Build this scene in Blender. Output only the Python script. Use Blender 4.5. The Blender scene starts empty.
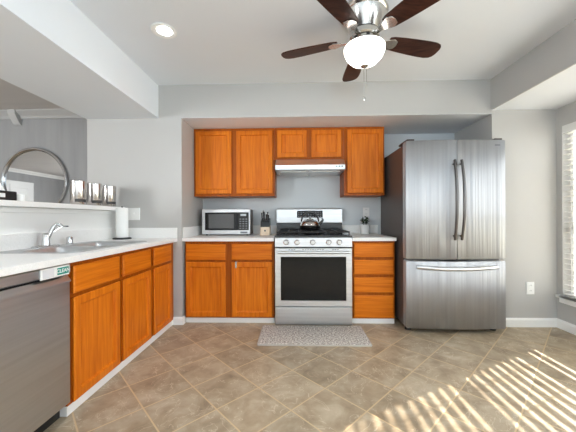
import bpy, bmesh, math, random
from mathutils import Vector, Matrix
random.seed(7)
R = math.radians
SC = bpy.context.scene
COL = SC.collection

# ------------------------------------------------------------------ camera
cam_d = bpy.data.cameras.new('camera')
cam = bpy.data.objects.new('camera', cam_d); COL.objects.link(cam)
F_PX = 285.0
cam_d.sensor_fit = 'HORIZONTAL'; cam_d.sensor_width = 36.0
cam_d.lens = 36.0 * F_PX / 576.0
cam_d.shift_y = 1.7 / 576.0
cam_d.clip_start = 0.02
cam.matrix_world = (Matrix.Translation((0, 0, 1.06)) @ Matrix.Rotation(math.atan(8.2 / F_PX), 4, 'Z')
                    @ Matrix.Rotation(R(90), 4, 'X') @ Matrix.Rotation(R(-0.25), 4, 'Z'))
SC.camera = cam

# ------------------------------------------------------------------ world, sun, fill lights, exposure
world = bpy.data.worlds.new('world'); SC.world = world; world.use_nodes = True
wn = world.node_tree.nodes; wn.clear()
w_out = wn.new('ShaderNodeOutputWorld'); w_bg = wn.new('ShaderNodeBackground')
w_bg.inputs['Color'].default_value = (0.9, 0.955, 1.0, 1); w_bg.inputs['Strength'].default_value = 7.5
world.node_tree.links.new(w_bg.outputs[0], w_out.inputs[0])

def light(name, kind, loc, energy, color=(1, 1, 1), direction=None, **kw):
    d = bpy.data.lights.new(name, kind); d.energy = energy; d.color = color
    for k, v in kw.items(): setattr(d, k, v)
    o = bpy.data.objects.new(name, d); COL.objects.link(o); o.location = loc
    if direction is not None:
        o.rotation_euler = Vector(direction).to_track_quat('-Z', 'Y').to_euler()
    return o
SUN_DIR = (-1.6, -0.85, -1.0)
light('sun', 'SUN', (6, 6, 5), 18.0, (1.0, 0.93, 0.82), SUN_DIR, angle=R(0.5))
# added fill panels before the solid rear wall, standing in for unseen windows
light('rear_fill', 'AREA', (-0.35, -2.34, 1.12), 30.0, (0.86, 0.94, 1.0), (0.0, 1, 0.0), shape='RECTANGLE', size=4.4, size_y=2.0)
light('dining_fill', 'AREA', (-4.6, -2.34, 1.4), 225.0, (0.92, 0.96, 1.0), (-0.15, 1, 0.0), shape='RECTANGLE', size=1.6, size_y=1.5)

light('side_fill', 'AREA', (2.47, -0.8, 1.10), 80.0, (0.88, 0.95, 1.0), (-1, 0.0, -0.1), shape='RECTANGLE', size=3.0, size_y=1.8)  # added fill panel along the solid right wall, no window there
for x_, y_ in ((-0.93, 0.1), (1.1, 0.3)):  # added fill spots overhead, without fixtures
    light('downlight_and_fill_spot', 'SPOT', (x_, y_, 2.36), 30.0, (0.97, 0.98, 1.0), (0, 0, -1), spot_size=R(130), spot_blend=.9, shadow_soft_size=.06)
po = light('window_portal', 'AREA', (2.638, 1.85, 1.105), 1.0, (1, 1, 1), (-1, 0, 0), shape='RECTANGLE', size=1.6, size_y=1.8)
po.data.cycles.is_portal = True
# added fill disk aimed up at the ceiling behind the camera
light('ceiling_fill', 'AREA', (0.3, -1.3, 1.5), 80.0, (0.60, 0.84, 1.0), (0.0, 0.1, 1), shape='DISK', size=0.5)

SC.view_settings.view_transform = 'Standard'
SC.view_settings.look = 'None'
SC.view_settings.gamma = 1.0
SC.view_settings.use_curve_mapping = False
SC.view_settings.exposure = 0.16
SC.cycles.use_denoising = True
SC.cycles.max_bounces = 12; SC.cycles.diffuse_bounces = 8; SC.cycles.glossy_bounces = 5
SC.cycles.sample_clamp_indirect = 6.0
SC.cycles.caustics_reflective = False; SC.cycles.caustics_refractive = False

# ------------------------------------------------------------------ materials
def lin(rgb):
    return tuple(((v / 255) / 12.92 if v / 255 <= 0.04045 else ((v / 255 + 0.055) / 1.055) ** 2.4) for v in rgb) + (1.0,)

def new_mat(name):
    m = bpy.data.materials.new(name); m.use_nodes = True
    nt = m.node_tree; b = nt.nodes['Principled BSDF']
    return m, nt, b

def mat(name, rgb, rough=0.5, metal=0.0, var=0.04, scale=(8, 8, 8), bump=0.0, bump_scale=None, spec=0.5, emit=0.0, coat=0.0):
    """A plain surface: colour broken up a little by noise, optional fine bump."""
    m, nt, b = new_mat(name)
    L = nt.links
    tc = nt.nodes.new('ShaderNodeTexCoord'); mp = nt.nodes.new('ShaderNodeMapping'); mp.inputs['Scale'].default_value = scale
    L.new(tc.outputs['Object'], mp.inputs['Vector'])
    nz = nt.nodes.new('ShaderNodeTexNoise'); nz.inputs['Scale'].default_value = 1.0; nz.inputs['Detail'].default_value = 4
    L.new(mp.outputs[0], nz.inputs['Vector'])
    mr = nt.nodes.new('ShaderNodeMapRange'); mr.inputs['From Min'].default_value = 0.25; mr.inputs['From Max'].default_value = 0.75
    mr.inputs['To Min'].default_value = 1 - var; mr.inputs['To Max'].default_value = 1 + var
    L.new(nz.outputs['Fac'], mr.inputs['Value'])
    mx = nt.nodes.new('ShaderNodeVectorMath'); mx.operation = 'SCALE'
    mx.inputs[0].default_value = lin(rgb)[:3]
    L.new(mr.outputs[0], mx.inputs['Scale']); L.new(mx.outputs[0], b.inputs['Base Color'])
    b.inputs['Roughness'].default_value = rough; b.inputs['Metallic'].default_value = metal
    b.inputs['Specular IOR Level'].default_value = spec
    b.inputs['Coat Weight'].default_value = coat
    if emit:
        b.inputs['Emission Color'].default_value = (1, 0.97, 0.9, 1); b.inputs['Emission Strength'].default_value = emit
    if bump:
        n2 = nt.nodes.new('ShaderNodeTexNoise'); n2.inputs['Scale'].default_value = 1.0; n2.inputs['Detail'].default_value = 3
        m2 = nt.nodes.new('ShaderNodeMapping'); m2.inputs['Scale'].default_value = bump_scale or (60, 60, 60)
        L.new(tc.outputs['Object'], m2.inputs['Vector']); L.new(m2.outputs[0], n2.inputs['Vector'])
        bp = nt.nodes.new('ShaderNodeBump'); bp.inputs['Strength'].default_value = bump; bp.inputs['Distance'].default_value = 0.01
        L.new(n2.outputs['Fac'], bp.inputs['Height']); L.new(bp.outputs[0], b.inputs['Normal'])
    return m

def wood(name, dark, light_, grain, coarse, rough=0.38):
    """Oak: stretched noise along the grain."""
    m, nt, b = new_mat(name); L = nt.links
    tc = nt.nodes.new('ShaderNodeTexCoord'); oi = nt.nodes.new('ShaderNodeObjectInfo')
    off = nt.nodes.new('ShaderNodeVectorMath'); off.operation = 'SCALE'; off.inputs[0].default_value = (13.1, 7.7, 3.3)
    L.new(oi.outputs['Random'], off.inputs['Scale'])
    add = nt.nodes.new('ShaderNodeVectorMath'); add.operation = 'ADD'
    L.new(tc.outputs['Object'], add.inputs[0]); L.new(off.outputs[0], add.inputs[1])
    def nz(sc, det, dist):
        mp = nt.nodes.new('ShaderNodeMapping'); mp.inputs['Scale'].default_value = sc
        n = nt.nodes.new('ShaderNodeTexNoise'); n.inputs['Scale'].default_value = 1; n.inputs['Detail'].default_value = det
        n.inputs['Distortion'].default_value = dist
        L.new(add.outputs[0], mp.inputs['Vector']); L.new(mp.outputs[0], n.inputs['Vector']); return n
    a, c = nz(grain, 5, 0.6), nz(coarse, 3, 1.0)
    mix = nt.nodes.new('ShaderNodeMath'); mix.operation = 'MULTIPLY_ADD'; mix.inputs[1].default_value = 0.55
    h2 = nt.nodes.new('ShaderNodeMath'); h2.operation = 'MULTIPLY'; h2.inputs[1].default_value = 0.45
    L.new(c.outputs['Fac'], h2.inputs[0]); L.new(a.outputs['Fac'], mix.inputs[0]); L.new(h2.outputs[0], mix.inputs[2])
    rp = nt.nodes.new('ShaderNodeValToRGB'); rp.color_ramp.elements[0].position = 0.36; rp.color_ramp.elements[1].position = 0.6
    rp.color_ramp.elements[0].color = lin(dark); rp.color_ramp.elements[1].color = lin(light_)
    L.new(mix.outputs[0], rp.inputs['Fac']); L.new(rp.outputs[0], b.inputs['Base Color'])
    b.inputs['Roughness'].default_value = rough
    b.inputs['Coat Weight'].default_value = 0.0; b.inputs['Coat Roughness'].default_value = 0.3; b.inputs['Specular IOR Level'].default_value = 0.2
    return m

def steel(name, rgb=(226, 227, 228), rough=0.36, streak=(50, 50, 1.2), bump=0.12, var=0.10, broad=None, aniso=0.0):
    """Brushed stainless: streaks in tone and a matching fine bump."""
    m, nt, b = new_mat(name); L = nt.links
    tc = nt.nodes.new('ShaderNodeTexCoord')
    mp = nt.nodes.new('ShaderNodeMapping'); mp.inputs['Scale'].default_value = streak
    n = nt.nodes.new('ShaderNodeTexNoise'); n.inputs['Scale'].default_value = 1; n.inputs['Detail'].default_value = 5
    L.new(tc.outputs['Object'], mp.inputs['Vector']); L.new(mp.outputs[0], n.inputs['Vector'])
    mr = nt.nodes.new('ShaderNodeMapRange'); mr.inputs['From Min'].default_value = 0.3; mr.inputs['From Max'].default_value = 0.7
    mr.inputs['To Min'].default_value = 1 - var; mr.inputs['To Max'].default_value = 1 + var * 0.3
    L.new(n.outputs['Fac'], mr.inputs['Value'])
    sc = nt.nodes.new('ShaderNodeVectorMath'); sc.operation = 'SCALE'; sc.inputs[0].default_value = lin(rgb)[:3]
    L.new(mr.outputs[0], sc.inputs['Scale']); L.new(sc.outputs[0], b.inputs['Base Color'])
    b.inputs['Metallic'].default_value = 1.0; b.inputs['Roughness'].default_value = rough
    if aniso:                                               # brushing spreads reflections across the grain
        tg = nt.nodes.new('ShaderNodeTangent'); tg.direction_type = 'RADIAL'; tg.axis = 'Z'
        b.inputs['Anisotropic'].default_value = aniso; L.new(tg.outputs[0], b.inputs['Tangent'])
    bp = nt.nodes.new('ShaderNodeBump'); bp.inputs['Strength'].default_value = bump; bp.inputs['Distance'].default_value = 0.004
    L.new(n.outputs['Fac'], bp.inputs['Height'])
    if broad:                                               # the sheet is not quite flat: wide soft bands in what it reflects
        m3 = nt.nodes.new('ShaderNodeMapping'); m3.inputs['Scale'].default_value = broad
        n3 = nt.nodes.new('ShaderNodeTexNoise'); n3.inputs['Scale'].default_value = 1; n3.inputs['Detail'].default_value = 3
        L.new(tc.outputs['Object'], m3.inputs['Vector']); L.new(m3.outputs[0], n3.inputs['Vector'])
        b3 = nt.nodes.new('ShaderNodeBump'); b3.inputs['Strength'].default_value = 0.8; b3.inputs['Distance'].default_value = 0.05
        L.new(n3.outputs['Fac'], b3.inputs['Height']); L.new(bp.outputs[0], b3.inputs['Normal']); L.new(b3.outputs[0], b.inputs['Normal'])
    else:
        L.new(bp.outputs[0], b.inputs['Normal'])
    return m

def tile_mat():
    """Foot-square slate-look tiles laid on the diagonal with tan grout."""
    m, nt, b = new_mat('slate_floor_tile'); L = nt.links; N = nt.nodes
    tc = N.new('ShaderNodeTexCoord'); sp = N.new('ShaderNodeSeparateXYZ'); L.new(tc.outputs['Object'], sp.inputs[0])
    def math_(op, a, b_=None, c=None):
        n = N.new('ShaderNodeMath'); n.operation = op
        for i, v in enumerate((a, b_, c)):
            if v is None: continue
            if isinstance(v, (int, float)): n.inputs[i].default_value = v
            else: L.new(v, n.inputs[i])
        return n.outputs[0]
    P = 0.413
    u = math_('DIVIDE', math_('ADD', math_('SUBTRACT', sp.outputs[0], sp.outputs[1]), 1.60 + 20 * P), P)
    v = math_('DIVIDE', math_('ADD', math_('ADD', sp.outputs[0], sp.outputs[1]), -1.535 + 20 * P), P)
    def edge(w):
        f = math_('FRACT', w); return math_('MINIMUM', f, math_('SUBTRACT', 1.0, f))
    e = math_('MINIMUM', edge(u), edge(v))
    g = N.new('ShaderNodeMapRange'); g.interpolation_type = 'SMOOTHSTEP'
    g.inputs['From Min'].default_value = 0.011; g.inputs['From Max'].default_value = 0.017
    L.new(e, g.inputs['Value'])
    cell = N.new('ShaderNodeCombineXYZ'); L.new(math_('FLOOR', u), cell.inputs[0]); L.new(math_('FLOOR', v), cell.inputs[1])
    wn_ = N.new('ShaderNodeTexWhiteNoise'); wn_.noise_dimensions = '3D'; L.new(cell.outputs[0], wn_.inputs['Vector'])
    offs = N.new('ShaderNodeVectorMath'); offs.operation = 'MULTIPLY_ADD'; offs.inputs[1].default_value = (17, 23, 9)
    L.new(wn_.outputs['Color'], offs.inputs[0]); L.new(tc.outputs['Object'], offs.inputs[2])
    n1 = N.new('ShaderNodeTexNoise'); n1.inputs['Scale'].default_value = 7.0; n1.inputs['Detail'].default_value = 7; n1.inputs['Roughness'].default_value = 0.62
    n1.inputs['Distortion'].default_value = 0.5
    L.new(offs.outputs[0], n1.inputs['Vector'])
    rp = N.new('ShaderNodeValToRGB'); el = rp.color_ramp.elements
    el[0].position = 0.28; el[0].color = lin((136, 118, 96)); el[1].position = 0.74; el[1].color = lin((190, 176, 154))
    k = rp.color_ramp.elements.new(0.5); k.color = lin((165, 147, 122))
    L.new(n1.outputs['Fac'], rp.inputs['Fac'])
    # a shade of its own for each tile
    sh = N.new('ShaderNodeMapRange'); sh.inputs['To Min'].default_value = 0.88; sh.inputs['To Max'].default_value = 1.08
    L.new(wn_.outputs['Value'], sh.inputs['Value'])
    sc = N.new('ShaderNodeVectorMath'); sc.operation = 'SCALE'; L.new(rp.outputs[0], sc.inputs[0]); L.new(sh.outputs[0], sc.inputs['Scale'])
    # thin pale veins
    n2 = N.new('ShaderNodeTexNoise'); n2.inputs['Scale'].default_value = 5.0; n2.inputs['Detail'].default_value = 5; n2.inputs['Distortion'].default_value = 2.0
    L.new(offs.outputs[0], n2.inputs['Vector'])
    vein = N.new('ShaderNodeMapRange'); vein.inputs['From Min'].default_value = 0.0; vein.inputs['From Max'].default_value = 0.012
    vein.inputs['To Min'].default_value = 0.65; vein.inputs['To Max'].default_value = 0.0
    L.new(math_('ABSOLUTE', math_('SUBTRACT', n2.outputs['Fac'], 0.56)), vein.inputs['Value'])
    mv = N.new('ShaderNodeMix'); mv.data_type = 'RGBA'; mv.inputs['B'].default_value = lin((208, 192, 168))
    L.new(vein.outputs[0], mv.inputs['Factor']); L.new(sc.outputs[0], mv.inputs['A'])
    mg = N.new('ShaderNodeMix'); mg.data_type = 'RGBA'; mg.inputs['A'].default_value = lin((196, 171, 134))
    L.new(g.outputs[0], mg.inputs['Factor']); L.new(mv.outputs['Result'], mg.inputs['B'])
    L.new(mg.outputs['Result'], b.inputs['Base Color'])
    b.inputs['Roughness'].default_value = 0.42; b.inputs['Specular IOR Level'].default_value = 0.45
    hgt = math_('ADD', math_('MULTIPLY', g.outputs[0], 1.0), math_('MULTIPLY', n1.outputs['Fac'], 0.35))
    bp = N.new('ShaderNodeBump'); bp.inputs['Strength'].default_value = 0.35; bp.inputs['Distance'].default_value = 0.004
    L.new(hgt, bp.inputs['Height']); L.new(bp.outputs[0], b.inputs['Normal'])
    return m

def speckle(name, a, c, scale, rough=0.9, bump=0.0):
    m, nt, b = new_mat(name); L = nt.links
    tc = nt.nodes.new('ShaderNodeTexCoord'); n = nt.nodes.new('ShaderNodeTexNoise')
    n.inputs['Scale'].default_value = scale; n.inputs['Detail'].default_value = 2
    L.new(tc.outputs['Object'], n.inputs['Vector'])
    rp = nt.nodes.new('ShaderNodeValToRGB'); rp.color_ramp.elements[0].position = 0.4; rp.color_ramp.elements[1].position = 0.62
    rp.color_ramp.elements[0].color = lin(a); rp.color_ramp.elements[1].color = lin(c)
    L.new(n.outputs['Fac'], rp.inputs['Fac']); L.new(rp.outputs[0], b.inputs['Base Color'])
    b.inputs['Roughness'].default_value = rough
    if bump:
        bp = nt.nodes.new('ShaderNodeBump'); bp.inputs['Strength'].default_value = bump; bp.inputs['Distance'].default_value = 0.006
        L.new(n.outputs['Fac'], bp.inputs['Height']); L.new(bp.outputs[0], b.inputs['Normal'])
    return m

def thin_glass(name):
    m, nt, b = new_mat(name); nt.nodes.remove(b); N = nt.nodes
    out = N['Material Output']; t = N.new('ShaderNodeBsdfTransparent'); g = N.new('ShaderNodeBsdfGlossy'); g.inputs['Roughness'].default_value = 0.0
    mx = N.new('ShaderNodeMixShader'); fr = N.new('ShaderNodeFresnel'); fr.inputs['IOR'].default_value = 1.3
    nt.links.new(fr.outputs[0], mx.inputs[0]); nt.links.new(t.outputs[0], mx.inputs[1]); nt.links.new(g.outputs[0], mx.inputs[2])
    nt.links.new(mx.outputs[0], out.inputs[0]); return m

M = {}
M['wall'] = mat('pale_grey_wall_paint', (183, 181, 178), 0.62, var=0.012, scale=(3, 3, 3), bump=0.03, bump_scale=(120, 120, 120))
M['ceiling'] = mat('white_ceiling_paint', (228, 232, 237), 0.8, var=0.01, scale=(2, 2, 2), bump=0.03, bump_scale=(90, 90, 90))
M['dining_wall'] = mat('streaky_grey_wallpaper', (150, 150, 150), 0.6, var=0.10, scale=(9, 9, 0.8))
M['dining_ceiling'] = mat('grey_dining_ceiling', (208, 205, 203), 0.8, var=0.05, scale=(0.6, 6, 1))
M['trim'] = mat('white_trim_paint', (238, 238, 236), 0.4, var=0.01)
M['crown'] = mat('pale_grey_crown_paint', (178, 178, 177), 0.5, var=0.02)
M['tile'] = tile_mat()
M['counter'] = speckle('white_speckled_laminate', (234, 233, 230), (240, 239, 237), 160, 0.32)
OAK_D, OAK_L = (188, 92, 12), (216, 120, 26)
M['oak_v'] = wood('honey_oak_vertical_grain', OAK_D, OAK_L, (70, 70, 3.0), (14, 14, 1.2))
M['oak_x'] = wood('honey_oak_grain_along_x', OAK_D, OAK_L, (3.0, 70, 70), (1.2, 14, 14))
M['oak_y'] = wood('honey_oak_grain_along_y', OAK_D, OAK_L, (70, 3.0, 70), (14, 1.2, 14))
M['oak_frame'] = wood('darker_gap_shaded_oak_frame', (140, 64, 8), (172, 88, 16), (70, 70, 3.0), (14, 14, 1.2))  # darker stile tone, plus shade between the doors put into the colour
M['gap'] = mat('dark_cabinet_inside', (70, 36, 14), 0.7)
M['steel_v'] = steel('brushed_steel_vertical', (176, 176, 177), streak=(34, 34, 0.5), broad=(8, 8, 0.2), rough=0.55, aniso=0.8, var=0.10, bump=0.06)
M['steel_h'] = steel('brushed_steel_horizontal', streak=(1.2, 50, 50))
M['steel_y'] = steel('brushed_steel_along_y', (204, 207, 210), 0.3, streak=(50, 1.2, 50), bump=0.06)
M['sink_steel'] = steel('satin_sink_steel', (205, 206, 207), 0.42, streak=(6, 40, 40), bump=0.03)
M['chrome'] = mat('polished_chrome', (215, 215, 215), 0.10, 1.0, var=0.02)
M['nickel'] = mat('brushed_nickel', (205, 202, 198), 0.22, 1.0, var=0.04, scale=(40, 40, 3))
M['dark_steel'] = mat('dark_steel_handle', (105, 102, 100), 0.28, 1.0, var=0.03)
M['black'] = mat('black_enamel', (18, 18, 19), 0.22, var=0.1, coat=0.4)
M['iron'] = mat('cast_iron', (26, 26, 27), 0.5, var=0.15, scale=(40, 40, 40), bump=0.1)
M['black_glass'] = mat('black_glass', (14, 14, 15), 0.04, var=0.05, spec=0.35)
M['black_plastic'] = mat('black_plastic', (24, 24, 25), 0.4, var=0.08)
M['grey_button'] = mat('grey_button_print', (120, 122, 126), 0.5)
M['fridge_side'] = mat('charcoal_fridge_side', (88, 80, 76), 0.42, 0.2, var=0.05, scale=(50, 50, 50), bump=0.03)
M['white_plastic'] = mat('white_plastic', (238, 238, 236), 0.35, var=0.01)
M['slot'] = mat('dark_outlet_slot', (70, 70, 70), 0.6)
M['paper'] = mat('white_paper_towel', (244, 244, 242), 0.9, var=0.01, bump=0.1, bump_scale=(80, 80, 80))
M['ceramic'] = mat('white_ceramic', (240, 240, 238), 0.25, var=0.01)
M['leaf'] = mat('dark_green_leaf', (42, 62, 38), 0.5, var=0.25, scale=(30, 30, 30))
M['soil'] = mat('potting_soil', (52, 40, 30), 0.95, var=0.3, scale=(90, 90, 90))
M['block'] = mat('pale_beech_block', (226, 204, 178), 0.5, var=0.06, scale=(4, 40, 40))
M['rug'] = speckle('grey_beige_looped_rug', (142, 134, 126), (222, 215, 206), 75, 0.95, 0.8)
M['rug_edge'] = mat('grey_rug_binding', (176, 169, 160), 0.9, var=0.08, scale=(60, 60, 60))
M['walnut'] = wood('dark_walnut_blade', (38, 21, 16), (68, 40, 31), (9, 60, 60), (4, 12, 12), 0.35)
M['bowl'] = mat('lit_frosted_glass_bowl', (250, 246, 238), 0.3, var=0.0, emit=5.0)
M['lamp'] = mat('lit_downlight_lens', (255, 252, 245), 0.3, var=0.0, emit=12.0)
M['mirror'] = mat('mirror_glass', (205, 207, 209), 0.02, 1.0, var=0.0)
M['teal'] = mat('teal_sign_print', (24, 138, 122), 0.4, var=0.02)
M['sign_grey'] = mat('pale_grey_sign_slider', (216, 216, 220), 0.4, var=0.02)
M['blind'] = mat('white_blind_slat', (232, 231, 227), 0.5, var=0.01)
M['glass'] = thin_glass('window_glass')
M['label'] = mat('dark_canister_label', (58, 56, 55), 0.5, var=0.1)
M['lawn'] = mat('pale_dry_lawn', (186, 178, 150), 0.9, var=0.2, scale=(1, 1, 1))

# ------------------------------------------------------------------ mesh helpers
WLOC = {}
class MB:
    def __init__(s): s.v, s.f = [], []
    def add(s, vs, fs):
        n = len(s.v); s.v += [tuple(v) for v in vs]; s.f += [tuple(i + n for i in f) for f in fs]; return s
    def box(s, x0, x1, y0, y1, z0, z1):
        return s.add([(x0, y0, z0), (x1, y0, z0), (x1, y1, z0), (x0, y1, z0), (x0, y0, z1), (x1, y0, z1), (x1, y1, z1), (x0, y1, z1)],
                     [(0, 3, 2, 1), (4, 5, 6, 7), (0, 1, 5, 4), (1, 2, 6, 5), (2, 3, 7, 6), (3, 0, 4, 7)])
    def loops(s, rings, cap0=True, cap1=True, closed=True):
        n = len(rings[0]); vs = [p for r in rings for p in r]; fs = []
        for i in range(len(rings) - 1):
            for j in range(n if closed else n - 1):
                a, b = i * n + j, i * n + (j + 1) % n
                fs.append((a, b, b + n, a + n))
        if cap0: fs.append(tuple(reversed(range(n))))
        if cap1: fs.append(tuple(range((len(rings) - 1) * n, len(rings) * n)))
        return s.add(vs, fs)
    def lathe(s, prof, c=(0, 0, 0), axis='Z', seg=32, cap0=True, cap1=True):
        rings = []
        for r, h in prof:
            ring = []
            for k in range(seg):
                a = 2 * math.pi * k / seg; x, y = r * math.cos(a), r * math.sin(a)
                p = {'Z': (x, y, h), 'Y': (x, h, y), 'X': (h, x, y)}[axis]
                ring.append((p[0] + c[0], p[1] + c[1], p[2] + c[2]))
            rings.append(ring)
        return s.loops(rings, cap0, cap1)
    def tube(s, pts, r, seg=10, flat=1.0, up=None):
        pts = [Vector(p) for p in pts]; n = len(pts); rings = []
        nrm = None
        for i, p in enumerate(pts):
            t = (pts[min(i + 1, n - 1)] - pts[max(i - 1, 0)]).normalized()
            if nrm is None:
                a = Vector(up) if up else (Vector((0, 0, 1)) if abs(t.z) < 0.9 else Vector((1, 0, 0)))
                nrm = (a - t * a.dot(t)).normalized()
            else:
                nrm = (nrm - t * nrm.dot(t)).normalized()
            b = t.cross(nrm); rr = r[i] if isinstance(r, (list, tuple)) else r
            rings.append([p + nrm * (rr * math.cos(2 * math.pi * k / seg)) + b * (rr * flat * math.sin(2 * math.pi * k / seg)) for k in range(seg)])
        return s.loops(rings)
    def panel(s, a0, a1, b0, b1, steps, place):
        """Nested rectangles (inset, depth) from the back of a panel round to its face."""
        rings = []
        for ins, d in steps:
            rings.append([place(a0 + ins, b0 + ins, d), place(a1 - ins, b0 + ins, d), place(a1 - ins, b1 - ins, d), place(a0 + ins, b1 - ins, d)])
        return s.loops(rings)
    def grid_slab(s, xs, ys, z0, z1, holes):
        """A slab on an xs by ys grid with the cells in HOLES left out (straight-through openings)."""
        nx, ny = len(xs), len(ys); vs = []; fs = []
        for z in (z0, z1):
            for y in ys:
                for x in xs: vs.append((x, y, z))
        I = lambda i, j, k: k * nx * ny + j * nx + i
        solid = lambda i, j: 0 <= i < nx - 1 and 0 <= j < ny - 1 and (i, j) not in holes
        for i in range(nx - 1):
            for j in range(ny - 1):
                if not solid(i, j): continue
                fs.append((I(i, j, 1), I(i + 1, j, 1), I(i + 1, j + 1, 1), I(i, j + 1, 1)))
                fs.append((I(i, j, 0), I(i, j + 1, 0), I(i + 1, j + 1, 0), I(i + 1, j, 0)))
                if not solid(i, j - 1): fs.append((I(i, j, 0), I(i + 1, j, 0), I(i + 1, j, 1), I(i, j, 1)))
                if not solid(i, j + 1): fs.append((I(i + 1, j + 1, 0), I(i, j + 1, 0), I(i, j + 1, 1), I(i + 1, j + 1, 1)))
                if not solid(i - 1, j): fs.append((I(i, j + 1, 0), I(i, j, 0), I(i, j, 1), I(i, j + 1, 1)))
                if not solid(i + 1, j): fs.append((I(i + 1, j, 0), I(i + 1, j + 1, 0), I(i + 1, j + 1, 1), I(i + 1, j, 1)))
        return s.add(vs, fs)
    def xform(s, mtx):
        s.v = [tuple(mtx @ Vector(v)) for v in s.v]; return s
    def build(s, name, m, parent=None, bevel=0.0, seg=2, smooth=False, angle=35):
        off = Vector(WLOC.get(parent.name, (0, 0, 0))) if parent else Vector((0, 0, 0))
        base = off.copy()
        if parent is None:                                  # origin of a lone mesh at its base
            xs = [v[0] for v in s.v]; ys = [v[1] for v in s.v]; zs = [v[2] for v in s.v]
            base = Vector(((min(xs) + max(xs)) / 2, (min(ys) + max(ys)) / 2, min(zs)))
        me = bpy.data.meshes.new(name)
        me.from_pydata([tuple(Vector(v) - base) for v in s.v], [], s.f)
        bm = bmesh.new(); bm.from_mesh(me); bmesh.ops.remove_doubles(bm, verts=bm.verts, dist=1e-6)
        bmesh.ops.recalc_face_normals(bm, faces=bm.faces); bm.to_mesh(me); bm.free()
        if smooth:
            me.shade_smooth(); me.set_sharp_from_angle(angle=R(angle))
        me.materials.append(m)
        o = bpy.data.objects.new(name, me); COL.objects.link(o)
        if parent: o.parent = parent
        else: o.location = base
        WLOC[o.name] = tuple(base)
        if bevel:
            b = o.modifiers.new('bevel', 'BEVEL'); b.width = bevel; b.segments = seg; b.limit_method = 'ANGLE'; b.angle_limit = R(40)
        return o

def tag(o, label=None, cat=None, group=None, kind=None):
    if label: o['label'] = label
    if cat: o['category'] = cat
    if group: o['group'] = group
    if kind: o['kind'] = kind
    return o
def thing(name, loc, label, cat, group=None):
    o = bpy.data.objects.new(name, None); COL.objects.link(o); o.location = loc; o.empty_display_size = 0.1
    WLOC[o.name] = tuple(loc)
    return tag(o, label, cat, group)
def struct(name, mb, m, parent=None, **kw):
    o = mb.build(name, m, parent, **kw)
    if parent is None: o['kind'] = 'structure'
    return o
def box(*a): return MB().box(*a)

# ------------------------------------------------------------------ the room
ZC, ZB, YW, YB, XR = 2.388, 2.06, 2.81, 3.46, 2.50
struct('floor', box(-7.7, 2.7, -2.6, 3.7, -0.1, 0.0), M['tile'])
# origin at the world origin keeps the tile grid where it lies
fl = bpy.data.objects['floor']
for v in fl.data.vertices: v.co += fl.location
fl.location = (0, 0, 0)
struct('ceiling', box(-2.1, 1.895, -2.6, YW, ZC, ZC + 0.1), M['ceiling'])
struct('ceiling_bay', box(1.895, 2.64, -2.6, YW, 2.09, ZC + 0.1), M['ceiling'])
# the bay's bulkhead carries the wall paint on its inner face
struct('trim_1', box(1.883, 1.8945, -2.4, YW - 0.001, 2.0905, ZC - 0.001), M['wall'])
struct('ceiling_dining', box(-7.7, -2.1, -2.6, 3.7, 2.41, 2.5), M['dining_ceiling'])
struct('beam', box(-2.1, -1.37, -2.39, YW - 0.001, ZB, ZC - 0.001), M['ceiling'])
struct('wall_front_left', box(-2.1, -1.14, YW, 3.6, 0, ZC + 0.1), M['wall'])
struct('wall_header', box(-1.14, 1.895, YW, 3.6, ZB, ZC + 0.1), M['wall'])
struct('ceiling_alcove', box(-1.139, 1.894, YW + .001, YB - .001, ZB - .003, ZB - .0002), M['ceiling'])  # thin plate in lighter paint, added to brighten the header's underside
struct('wall_alcove_back', box(-1.14, 1.895, YB, 3.6, 0, ZB), mat('satin_blue_grey_wall_paint', (202, 206, 208), 0.3, var=0.012, scale=(3, 3, 3)))
struct('wall_front_right', box(1.895, 2.64, YW, 3.6, 0, ZC + 0.1), M['wall'])
struct('wall_dining_back', box(-7.7, -2.1, 3.5, 3.6, 0, 2.5), M['dining_wall'])
struct('wall_dining_left', box(-7.7, -7.6, -2.6, 3.5, 0, 2.5), M['dining_wall'])
WY0, WY1, WZ0, WZ1 = 0.95, 2.75, 0.30, 1.91
def wall_right_mb():
    m = MB().grid_slab([-2.6, WY0, WY1, YW], [0, WZ0, WZ1, 2.09], XR, 2.64, {(1, 1)})
    m.v = [(z, x, y) for x, y, z in m.v]; return m
struct('wall_right', wall_right_mb(), M['wall'])
def wall_rear_mb():
    m = MB().grid_slab([-7.7, -7.6, -3.8, -2.6, 1.9, 2.64], [0, 0.6, 2.15, 2.5], -2.5, -2.4, set())
    m.v = [(x, z, y) for x, y, z in m.v]; return m
struct('wall_rear', wall_rear_mb(), M['wall'])
struct('wall_half', box(-2.06, -1.80, 0.55, YW - 0.001, 0, 1.135), M['trim'])
tag(box(-2.10, -1.71, 0.5, YW - 0.002, 1.136, 1.172).build('bar_ledge', M['counter'], bevel=0.004),
    'long white bar ledge capping the half wall behind the sink', 'ledge')
struct('trim_2', box(-1.80, -1.786, 0.56, YW - 0.002, 1.10, 1.1345), M['trim'], bevel=0.003)
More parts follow.
